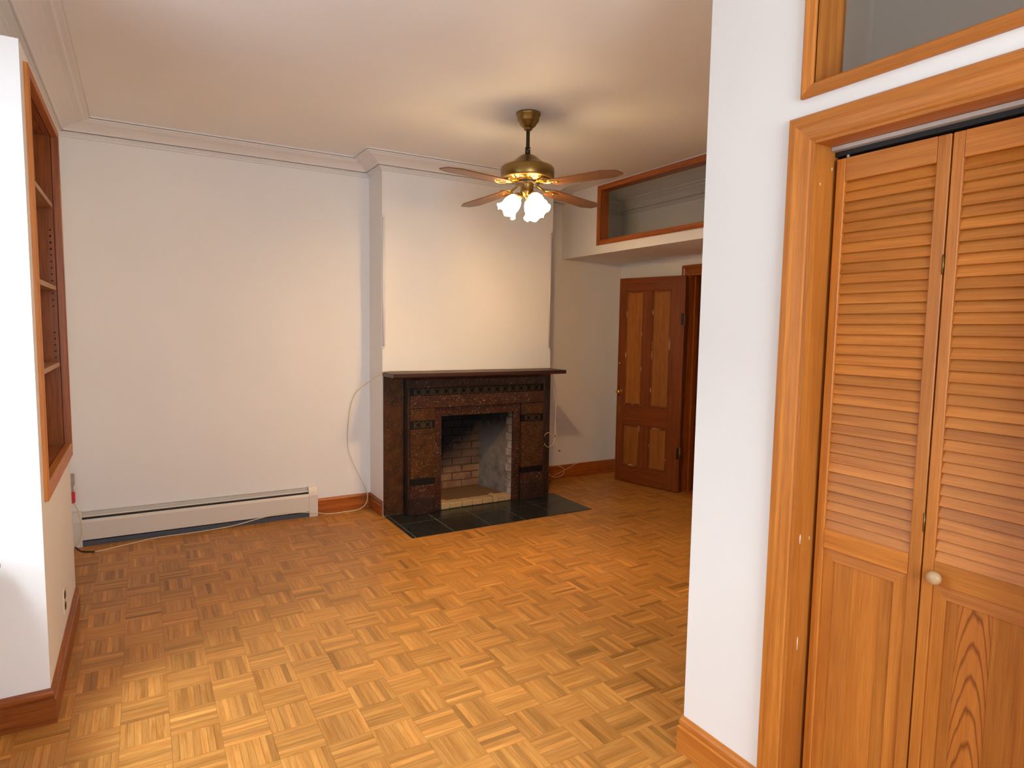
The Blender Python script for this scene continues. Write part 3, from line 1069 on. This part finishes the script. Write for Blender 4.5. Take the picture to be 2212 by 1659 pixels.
# casing and jamb of the entrance
cs = thing('trim_3', (RW, (DY0 + DY1) / 2, 0), 'brown wooden casing and jamb around the entrance doorway', 'door casing', kind='structure')
CW = 0.078


def casing_prof(w_, t_):
    return [(0, 0), (w_, 0), (w_, t_ * 0.55), (w_ * 0.9, t_ * 0.95), (w_ * 0.62, t_), (w_ * 0.5, t_ * 0.8), (w_ * 0.2, t_ * 0.62), (w_ * 0.06, t_ * 0.6), (0, t_ * 0.45)]


# (distance outward from opening, proud of wall)
def casing(parent, xw, y0, y1, z1, w_, t_, mat, sides=('a', 'b', 'h'), z0=0.0):
    """Mitred casing on a wall facing -X at xw, round opening y0..y1 up to z1."""
    pr = casing_prof(w_, t_)
    n = len(pr)
    quad = lambda: [tuple(range(n))[::-1], tuple(range(n, 2 * n))] + [(i, (i + 1) % n, n + (i + 1) % n, n + i) for i in range(n)]
    if 'b' in sides:
        MB().add([(xw - p, y1 + d, z0) for d, p in pr] + [(xw - p, y1 + d, z1 + d) for d, p in pr], quad(), 2).build('casing_leg', mat, parent)
    if 'a' in sides:
        MB().add([(xw - p, y0 - d, z0) for d, p in pr] + [(xw - p, y0 - d, z1 + d) for d, p in pr], quad(), 2).build('casing_leg', mat, parent)
    if 'h' in sides:
        MB().add([(xw - p, y0 - d, z1 + d) for d, p in pr] + [(xw - p, y1 + d, z1 + d) for d, p in pr], quad(), 1).build('casing_head', mat, parent)


casing(cs, RW, DY0, DY1, DZ, CW, 0.03, M['pine_red'])
MB().box(RW - 0.012, RW + 0.16, DY1 - 0.022, DY1 - 0.001, 0, DZ, 2, 0).build('jamb', M['pine_red'], cs)
MB().box(RW - 0.012, RW + 0.16, DY0 + 0.001, DY0 + 0.022, 0, DZ, 2, 0).build('jamb', M['pine_red'], cs)
MB().box(RW - 0.012, RW + 0.16, DY0 + 0.023, DY1 - 0.023, DZ - 0.022, DZ - 0.001, 1, 0).build('jamb_head', M['pine_red'], cs)
MB().box(RW + 0.05, RW + 0.09, DY1 - 0.040, DY1 - 0.023, 0, DZ - 0.022, 2, 0).build('door_stop', M['pine_red'], cs)
MB().box(RW - 0.012, RW + 0.16, DY0 + 0.023, DY1 - 0.023, 0, 0.012, 1, 0).build('threshold', M['pine_red'], cs)


# ------------------------------------------------------------------ interior transom windows
def transom(name, xw, y0, y1, z0, z1, w_, depth, mat, label, gx):
    """Frame outer rectangle y0..y1, z0..z1 on a wall facing -X."""
    t = thing(name, (xw, (y0 + y1) / 2, z0), label, 'window', kind='structure')
    tk = 0.018
    pr = [(0, 0), (w_, 0), (w_, tk * 0.7), (w_ * 0.8, tk), (w_ * 0.5, tk * 0.75), (w_ * 0.12, tk * 0.7), (0, tk * 0.5)]   # from the inner edge outwards
    n = len(pr)
    fs = [tuple(range(n))[::-1], tuple(range(n, 2 * n))] + [(i, (i + 1) % n, n + (i + 1) % n, n + i) for i in range(n)]
    a0, a1, b0, b1 = y0 + w_, y1 - w_, z0 + w_, z1 - w_
    MB().add([(xw - p, a1 + d, b0 - d) for d, p in pr] + [(xw - p, a1 + d, b1 + d) for d, p in pr], fs, 2).build('frame_stile', mat, t)
    MB().add([(xw - p, a0 - d, b0 - d) for d, p in pr] + [(xw - p, a0 - d, b1 + d) for d, p in pr], fs, 2).build('frame_stile', mat, t)
    MB().add([(xw - p, a0 - d, b0 - d) for d, p in pr] + [(xw - p, a1 + d, b0 - d) for d, p in pr], fs, 1).build('frame_rail', mat, t)
    MB().add([(xw - p, a0 - d, b1 + d) for d, p in pr] + [(xw - p, a1 + d, b1 + d) for d, p in pr], fs, 1).build('frame_rail', mat, t)
    k = 0.012
    for (ya, yb, za, zb, g) in ((a1, a1 + k, b0 - k, b1 + k, 2), (a0 - k, a0, b0 - k, b1 + k, 2), (a0, a1, b0 - k, b0, 1), (a0, a1, b1, b1 + k, 1)):
        MB().box(xw - 0.004, xw + depth, ya, yb, za, zb, g, -0.5).build('reveal_board', mat, t)
    MB().box(gx, gx + 0.005, a0 + 0.001, a1 - 0.001, b0 + 0.001, b1 - 0.001, 1, 0).build('pane', M['glass'], t)
    return t


transom('window_3', BX, TY0, TY1, TZ0, TZ1, 0.045, 0.09, M['pine_red'], 'long glazed transom in an orange wood frame on the bulkhead above the entrance', BX + 0.088)
transom('window_4', PX, VY0, VY1, VZ0, VZ1, 0.036, T + 0.02, M['pine'], 'glazed transom in an orange wood frame above the louvered closet doors', PX + 0.112)

# ------------------------------------------------------------------ closet casing, track and bifold doors
kc = thing('trim_4', (PX, (KY0 + KY1) / 2, 0), 'honey pine casing and jamb around the louvered closet doors', 'door casing', kind='structure')
casing(kc, PX, KY0, KY1, KZ, 0.074, 0.022, M['pine'])
JD = 1.79
MB().box(PX - 0.008, JD, KY1 - 0.010, KY1, 0, KZ, 2, -0.6).build('jamb', M['pine'], kc)
MB().box(PX - 0.008, JD, KY0, KY0 + 0.010, 0, KZ, 2, -0.6).build('jamb', M['pine'], kc)
MB().box(PX - 0.008, JD, KY0 + 0.011, KY1 - 0.011, KZ - 0.010, KZ, 1, -0.6).build('jamb_head', M['pine'], kc)
MB().box(1.752, 1.786, KY0 + 0.012, KY1 - 0.012, KZ - 0.022, KZ - 0.011, 1, 0).build('track', M['steel'], kc)
MB().box(1.772, 1.786, KY0 + 0.012, KY1 - 0.012, KZ - 0.036, KZ - 0.023, 1, 0).build('track_channel', M['dark'], kc)

for (x, z, a_, b_) in ((1.709, 0.918, 0.0030, 0.016), (1.724, 0.585, 0.0026, 0.022), (1.754, 0.915, 0.0016, 0.006), (1.762, 2.020, 0.0020, 0.005), (1.711, 1.971, 0.0018, 0.004)):
    MB().prism([(x + a_ * math.cos(t) * (1 + 0.25 * math.sin(3 * t)), z + b_ * math.sin(t)) for t in [2 * math.pi * k / 14 for k in range(14)]], 1, KY1 - 0.0104, KY1 - 0.0098).build('paint_scuff', M['ivory'], kc)
bd = thing('door_2', (1.78, (KY0 + KY1) / 2, 0.01), 'pair of louvered honey pine bifold closet doors with a bare wood knob', 'door', kind='structure')
LX0, LX1 = 1.765, 1.793


def leaf(ya, yb, fig):
    """One leaf from y=ya (far) down to y=yb (near)."""
    lf = thing('door_leaf', (LX0, ya, 0.012), parent=bd)
    sa, sb = 0.027, 0.032
    ZT, ZR, ZL, ZM, ZP, ZB = 2.045, 1.979, 0.955, 0.896, 0.13, 0.014
    MB().box(LX0, LX1, ya - sa, ya, ZB, ZT, 2, None, 0.002).build('stile', M['pine'], lf)
    MB().box(LX0, LX1, yb, yb + sb, ZB, ZT, 2, None, 0.002).build('stile', M['pine'], lf)
    a, b = yb + sb + 0.0005, ya - sa - 0.0005
    MB().box(LX0 + 0.0005, LX1, a, b, ZR, ZT, 1, None, 0.001).build('rail', M['pine'], lf)
    MB().box(LX0 + 0.0005, LX1, a, b, ZM, ZL, 1, None, 0.001).build('rail', M['pine'], lf)
    MB().box(LX0 + 0.0005, LX1, a, b, ZB, ZP, 1, None, 0.001).build('rail', M['pine'], lf)
    n = 35
    pitch = (ZR - ZL) / n
    for k in range(n):                                  # overlapping louvers, outer edge low
        zb_ = ZL + k * pitch - 0.001
        zt_ = zb_ + pitch + 0.010
        MB().prism([(LX0 + 0.003, zb_ + 0.0015), (LX0 + 0.0065, zb_), (LX0 + 0.0185, min(zt_ - 0.0015, ZR)), (LX0 + 0.0150, min(zt_, ZR))], 1, a, b).build('slat', M['pine'], lf)
    # raised field panel of glued boards
    wdt = b - a
    cuts = [a, a + 0.30 * wdt, a + 0.62 * wdt, b] if not fig else [a, a + 0.42 * wdt, a + 0.74 * wdt, b]
    for i in range(3):
        f_ = fig and i == 1
        MB().box(LX0 + 0.007, LX1 - 0.006, cuts[i] + 0.0002, cuts[i + 1] - 0.0002, ZP + 0.0005, ZM - 0.0005, 2, None if not f_ else 0).build('panel_board', M['pine_fig'] if f_ else M['pine'], lf)
    mb = MB()                                           # sloping margin of the field
    w_ = 0.034
    for (p, q, r_, s) in (((a, ZM), (b, ZM), (b - w_, ZM - w_), (a + w_, ZM - w_)), ((a, ZP), (b, ZP), (b - w_, ZP + w_), (a + w_, ZP + w_)),
                          ((a, ZP), (a, ZM), (a + w_, ZM - w_), (a + w_, ZP + w_)), ((b, ZP), (b, ZM), (b - w_, ZM - w_), (b - w_, ZP + w_))):
        x1_, x2_, x3_ = LX0 + 0.0066, LX0 + 0.0030, LX0 + 0.0068
        vs = [(x1_, p[0], p[1]), (x1_, q[0], q[1]), (x2_, r_[0], r_[1]), (x2_, s[0], s[1]), (x3_, p[0], p[1]), (x3_, q[0], q[1]), (x3_, r_[0], r_[1]), (x3_, s[0], s[1])]
        mb.add(vs, [(0, 1, 2, 3), (7, 6, 5, 4), (0, 4, 5, 1), (2, 6, 7, 3), (1, 5, 6, 2), (0, 3, 7, 4)], 2 if p[0] == q[0] else 1, 0)
    mb.build('panel_margin', M['pine'], lf)
    return lf


l1 = leaf(1.160, 0.856, False)
l2 = leaf(0.852, 0.556, True)
MB().lathe([(0.0, 0.034), (0.011, 0.033), (0.017, 0.027), (0.018, 0.020), (0.014, 0.010), (0.008, 0.006), (0.008, 0.0)], (LX0, 0.812, 0.918), 20,
           rot=Matrix.Rotation(-math.pi / 2, 3, 'Y')).build('knob', M['knob'], l2)
for z in (1.72, 1.05, 0.3):
    MB().tube([(LX0 - 0.001, 0.854, z - 0.025), (LX0 - 0.001, 0.854, z + 0.025)], 0.0022, 8).build('hinge', M['brass'], l1)
for y in (1.135,):
    MB().tube([(1.779, y, 2.045), (1.779, y, 2.072)], 0.004, 8).build('pivot_pin', M['steel'], l1)

# ------------------------------------------------------------------ ceiling fan with lit shades
FX, FY = 2.115, 3.455
fan = thing('ceiling_fan', (FX, FY, CE), 'antique brass ceiling fan with four walnut blades and glowing tulip lamps', 'ceiling fan')
c0_ = (FX, FY, 0)
MB().lathe([(0.0, CE - 0.0005), (0.076, CE - 0.0005), (0.076, CE - 0.014), (0.070, CE - 0.018), (0.066, CE - 0.048), (0.062, CE - 0.052), (0.046, CE - 0.076), (0.030, CE - 0.090),
            (0.026, CE - 0.092), (0.026, CE - 0.100), (0.020, CE - 0.104), (0.0, CE - 0.104)], c0_, 40).build('canopy', M['brass'], fan)
MB().lathe([(0.0115, 2.775), (0.0115, 2.630)], c0_, 16).build('downrod', M['bronze'], fan)
cpl = MB().lathe([(0.0, 2.666), (0.0165, 2.666), (0.0165, 2.618), (0.0, 2.618)], c0_, 20).build('coupling', M['bronze'], fan)
MB().tube([(FX + 0.0, FY - 0.020, 2.652), (FX + 0.0, FY + 0.020, 2.652)], 0.003, 8).build('coupling_screw', M['steel'], cpl)
MB().lathe([(0.0, 2.622), (0.030, 2.621), (0.052, 2.611), (0.090, 2.580), (0.115, 2.562), (0.136, 2.556), (0.156, 2.548), (0.1675, 2.534), (0.1675, 2.482), (0.162, 2.472), (0.148, 2.470)], c0_, 56).build('motor_housing', M['brass'], fan)
MB().lathe([(0.150, 2.473), (0.146, 2.468), (0.120, 2.460), (0.085, 2.455), (0.0, 2.454)], c0_, 56).build('vent_plate', M['brass_hi'], fan)
mb = MB()
for k in range(28):                                     # dark slots of the vent
    a = 2 * math.pi * k / 28
    ca, sa_ = math.cos(a), math.sin(a)
    q = []
    for r_, hw, z in ((0.088, 0.0028, 2.4552), (0.138, 0.0048, 2.4655)):
        for s in (-1, 1):
            q.append((FX + r_ * ca - s * hw * sa_, FY + r_ * sa_ + s * hw * ca, z - 0.0012))
            q.append((FX + r_ * ca - s * hw * sa_, FY + r_ * sa_ + s * hw * ca, z + 0.0022))
    mb.add(q, [(0, 2, 6, 4), (1, 5, 7, 3), (0, 4, 5, 1), (2, 3, 7, 6), (0, 1, 3, 2), (4, 6, 7, 5)])
tag(mb.build('vent_slots', M['dark'], fan), kind='stuff')
MB().lathe([(0.075, 2.456), (0.075, 2.446), (0.050, 2.442), (0.0, 2.442)], c0_, 40).build('flywheel', M['bronze'], fan)
ft = MB().lathe([(0.0, 2.468), (0.040, 2.468), (0.042, 2.462), (0.042, 2.440), (0.0405, 2.438), (0.0405, 2.404), (0.043, 2.400), (0.043, 2.392), (0.036, 2.374), (0.022, 2.364), (0.010, 2.360), (0.008, 2.350), (0.0, 2.347)], c0_, 36).build('light_fitter', M['brass'], fan)
BLADES = (15.5, 97.0, 198.0, 284.5)
PITCH = math.radians(-3.5)


def blade_mb():
    """Blade along +x in its own frame; clipped corners at the tip."""
    out = [(0.205, -0.046), (0.225, -0.056), (0.615, -0.071), (0.628, -0.070), (0.697, -0.040), (0.704, -0.030), (0.704, 0.030), (0.697, 0.040), (0.628, 0.070), (0.615, 0.071), (0.225, 0.056), (0.205, 0.046), (0.197, 0.0)]
    return MB().prism(out, 2, -0.003, 0.003, 0, 0)


blade_o = bracket_o = None
for k, deg in enumerate(BLADES):
    a = math.radians(deg)
    mat_b = Matrix.Translation((FX, FY, 2.432)) @ Matrix.Rotation(a, 4, 'Z') @ Matrix.Rotation(math.radians(2.2), 4, 'Y') @ Matrix.Rotation(PITCH, 4, 'X')
    mat_r = Matrix.Translation((FX, FY, 2.432)) @ Matrix.Rotation(a, 4, 'Z')
    if blade_o is None:
        blade_o = blade_mb().build('blade', M['walnut'], fan)
        mb = MB()
        mb.tube(smooth_path([(0.062, 0, 0.018), (0.095, 0, 0.016), (0.130, 0, 0.006), (0.165, 0, -0.004), (0.200, 0, -0.0065)], 4), 0.007, 8)
        for s in (-1, 1):                               # leaf-shaped openwork under the blade root
            mb.tube(smooth_path([(0.165, 0, -0.004), (0.190, s * 0.026, -0.004 + s * 0.005), (0.225, s * 0.038, -0.006 + s * 0.007), (0.262, s * 0.026, -0.008 + s * 0.005), (0.300, 0, -0.012)], 4), 0.0042, 6)
            mb.tube(smooth_path([(0.200, 0, -0.007), (0.228, s * 0.014, -0.006 + s * 0.003), (0.262, s * 0.026, -0.008 + s * 0.005)], 4), 0.0032, 6)
        mb.lathe([(0.0, 0.004), (0.010, 0.003), (0.012, -0.004), (0.0, -0.006)], (0.250, 0, -0.010), 10)
        bracket_o = mb.build('blade_iron', M['brass_hi'], fan)
        b, r_ = blade_o, bracket_o
    else:
        b, r_ = blade_o.copy(), bracket_o.copy()
        COL.objects.link(b)
        COL.objects.link(r_)
    for o, mm in ((b, mat_b), (r_, mat_r)):
        o.parent = fan
        o.matrix_parent_inverse = fan.matrix_basis.inverted()
        o.matrix_basis = mm
# three tulip shades
VIEW = math.atan2(FY, FX)
for k, rel in enumerate((VIEW + math.radians(97), VIEW + math.radians(-143), VIEW + math.radians(-23))):
    a = rel
    dx, dy = math.cos(a), math.sin(a)
    top = Vector((FX + 0.052 * dx, FY + 0.052 * dy, 2.372))
    tilt = math.radians(38)
    rot = (Matrix.Rotation(a, 3, 'Z') @ Matrix.Rotation(-tilt, 3, 'Y'))
    arm = MB().tube(smooth_path([(FX + 0.020 * dx, FY + 0.020 * dy, 2.384), (FX + 0.040 * dx, FY + 0.040 * dy, 2.386), tuple(top)], 4), 0.006, 8).build('lamp_arm', M['brass'], fan)
    MB().lathe([(0.0, 0.010), (0.018, 0.010), (0.026, 0.0), (0.027, -0.016), (0.0, -0.016)], tuple(top), 20, rot=rot).build('shade_holder', M['brass'], arm)
    prof = [(0.024, -0.012), (0.040, -0.026), (0.051, -0.050), (0.053, -0.075), (0.050, -0.098), (0.056, -0.116), (0.066, -0.132)]

    def ruffle(i, an, n_=len(prof)):
        q = max(0.0, (i - 2) / (n_ - 3))
        return (0.007 * q * math.cos(6 * an), 0.010 * q * q * math.cos(6 * an + 0.6))
    sh = MB().lathe(prof, tuple(top), 48, rot=rot, mod=ruffle).build('lamp_shade', M['shade'], arm)
    MB().lathe([(0.0, -0.108), (0.012, -0.105), (0.020, -0.094), (0.022, -0.082), (0.018, -0.066), (0.011, -0.050), (0.011, -0.018)], tuple(top), 12, rot=rot).build('bulb', M['bulb'], arm)

# ------------------------------------------------------------------ cables and bits on the walls
cb = [(-0.309, 4.991, 0.003), (-0.217, 5.024, 0.003), (-0.053, 5.09, 0.003), (0.064, 5.125, 0.004), (0.305, 5.13, 0.004), (0.554, 5.132, 0.014), (0.753, 5.132, 0.045),
      (0.890, 5.132, 0.060), (1.066, 5.132, 0.051), (1.212, 5.14, 0.024), (1.290, 5.15, 0.004), (1.406, 5.148, 0.003), (1.53, 5.15, 0.006), (1.591, 5.15, 0.034), (1.616, 5.15, 0.079), (1.618, 5.165, 0.154),
      (1.577, 5.185, 0.254), (1.512, 5.195, 0.399), (1.471, 5.20, 0.539), (1.473, 5.20, 0.715), (1.49, 5.19, 0.871), (1.522, 5.15, 0.99), (1.577, 5.05, 1.073), (1.630, 4.95, 1.136), (1.658, 4.875, 1.176),
      (1.70, 4.868, 1.187), (1.85, 4.874, 1.187), (2.02, 4.858, 1.187), (2.20, 4.874, 1.187), (2.45, 4.862, 1.187), (2.7, 4.872, 1.187), (3.0, 4.866, 1.187), (3.22, 4.868, 1.187), (3.270, 4.868, 1.1875), (3.288, 4.868, 1.172)]
rt = [(3.297, 4.87, 1.118), (3.316, 4.87, 1.055), (3.335, 4.87, 0.957), (3.335, 4.87, 0.805), (3.333, 4.87, 0.671), (3.329, 4.872, 0.572), (3.328, 4.872, 0.509), (3.308, 4.87, 0.466), (3.26, 4.862, 0.447), (3.212, 4.85, 0.473),
      (3.19, 4.845, 0.524), (3.21, 4.85, 0.572), (3.252, 4.855, 0.585), (3.294, 4.862, 0.568), (3.328, 4.862, 0.527), (3.356, 4.868, 0.480), (3.378, 4.87, 0.451)]
cab = thing('coax_cable', (0.6, 5.12, 0), 'cream cable trailing along the heater, up over the mantel and down in a coil', 'cable')
MB().tube(smooth_path(cb + rt, 5), 0.0035, 7).build('cable_run', M['cable'], cab)
MB().tube(smooth_path([(3.333, 4.866, 0.671), (3.344, 4.866, 0.535), (3.368, 4.866, 0.461), (3.346, 4.866, 0.427), (3.379, 4.866, 0.406)], 5), 0.003, 6).build('cable_end', M['cable'], cab)
MB().tube([(3.378, 4.866, 0.407), (3.392, 4.864, 0.396)], 0.0055, 8).build('connector', M['blackcable'], cab)
MB().tube([(3.320, 4.862, 0.545), (3.338, 4.864, 0.548)], 0.004, 8).build('cable_tie', M['blackcable'], cab)
MB().tube(smooth_path([(-0.425, 5.10, 0.02), (-0.400, 5.07, 0.004), (-0.378, 5.03, 0.004), (-0.309, 4.991, 0.004)], 5), 0.005, 7).build('dark_lead', M['blackcable'], cab)

lc = thing('phone_wire', (3.65, 5.31, 0.02), 'thin cream wire looped against the baseboard beside the fireplace', 'wire')
MB().tube(smooth_path([(3.603, 5.300, 0.036), (3.709, 5.303, 0.072), (3.78, 5.306, 0.095), (3.888, 5.314, 0.132), (3.955, 5.327, 0.142)], 5), 0.0022, 6).build('wire_run', M['cable'], lc)
MB().tube(smooth_path([(3.54, 5.305, 0.098), (3.580, 5.298, 0.050), (3.608, 5.296, 0.036), (3.655, 5.296, 0.030), (3.726, 5.296, 0.042), (3.752, 5.298, 0.090), (3.724, 5.306, 0.125), (3.688, 5.315, 0.138)], 5), 0.0028, 6).build('wire_loop', M['cable'], lc)

sb = thing('surface_outlet', (-0.43, YB, 0.42), 'small grey outlet box with a red plug in the corner above the heater', 'outlet')
MB().box(-0.446, -0.421, YB - 0.03, YB, 0.425, 0.505, 2, 0, 0.003).build('box', M['grey'], sb)
MB().box(-0.444, -0.420, YB - 0.045, YB - 0.012, 0.306, 0.384, 2, 0, 0.006).build('plug', M['red'], sb)
MB().tube(smooth_path([(-0.434, YB - 0.02, 0.425), (-0.432, YB - 0.03, 0.384)], 3), 0.006, 8).build('plug_neck', M['grey'], sb)
MB().tube(smooth_path([(-0.430, YB - 0.03, 0.308), (-0.405, YB - 0.045, 0.25), (-0.392, YB - 0.080, 0.20), (-0.385, YB - 0.085, 0.12), (-0.40, YB - 0.09, 0.05), (-0.425, YB - 0.11, 0.01)], 5), 0.003, 6).build('plug_lead', M['cable'], sb)
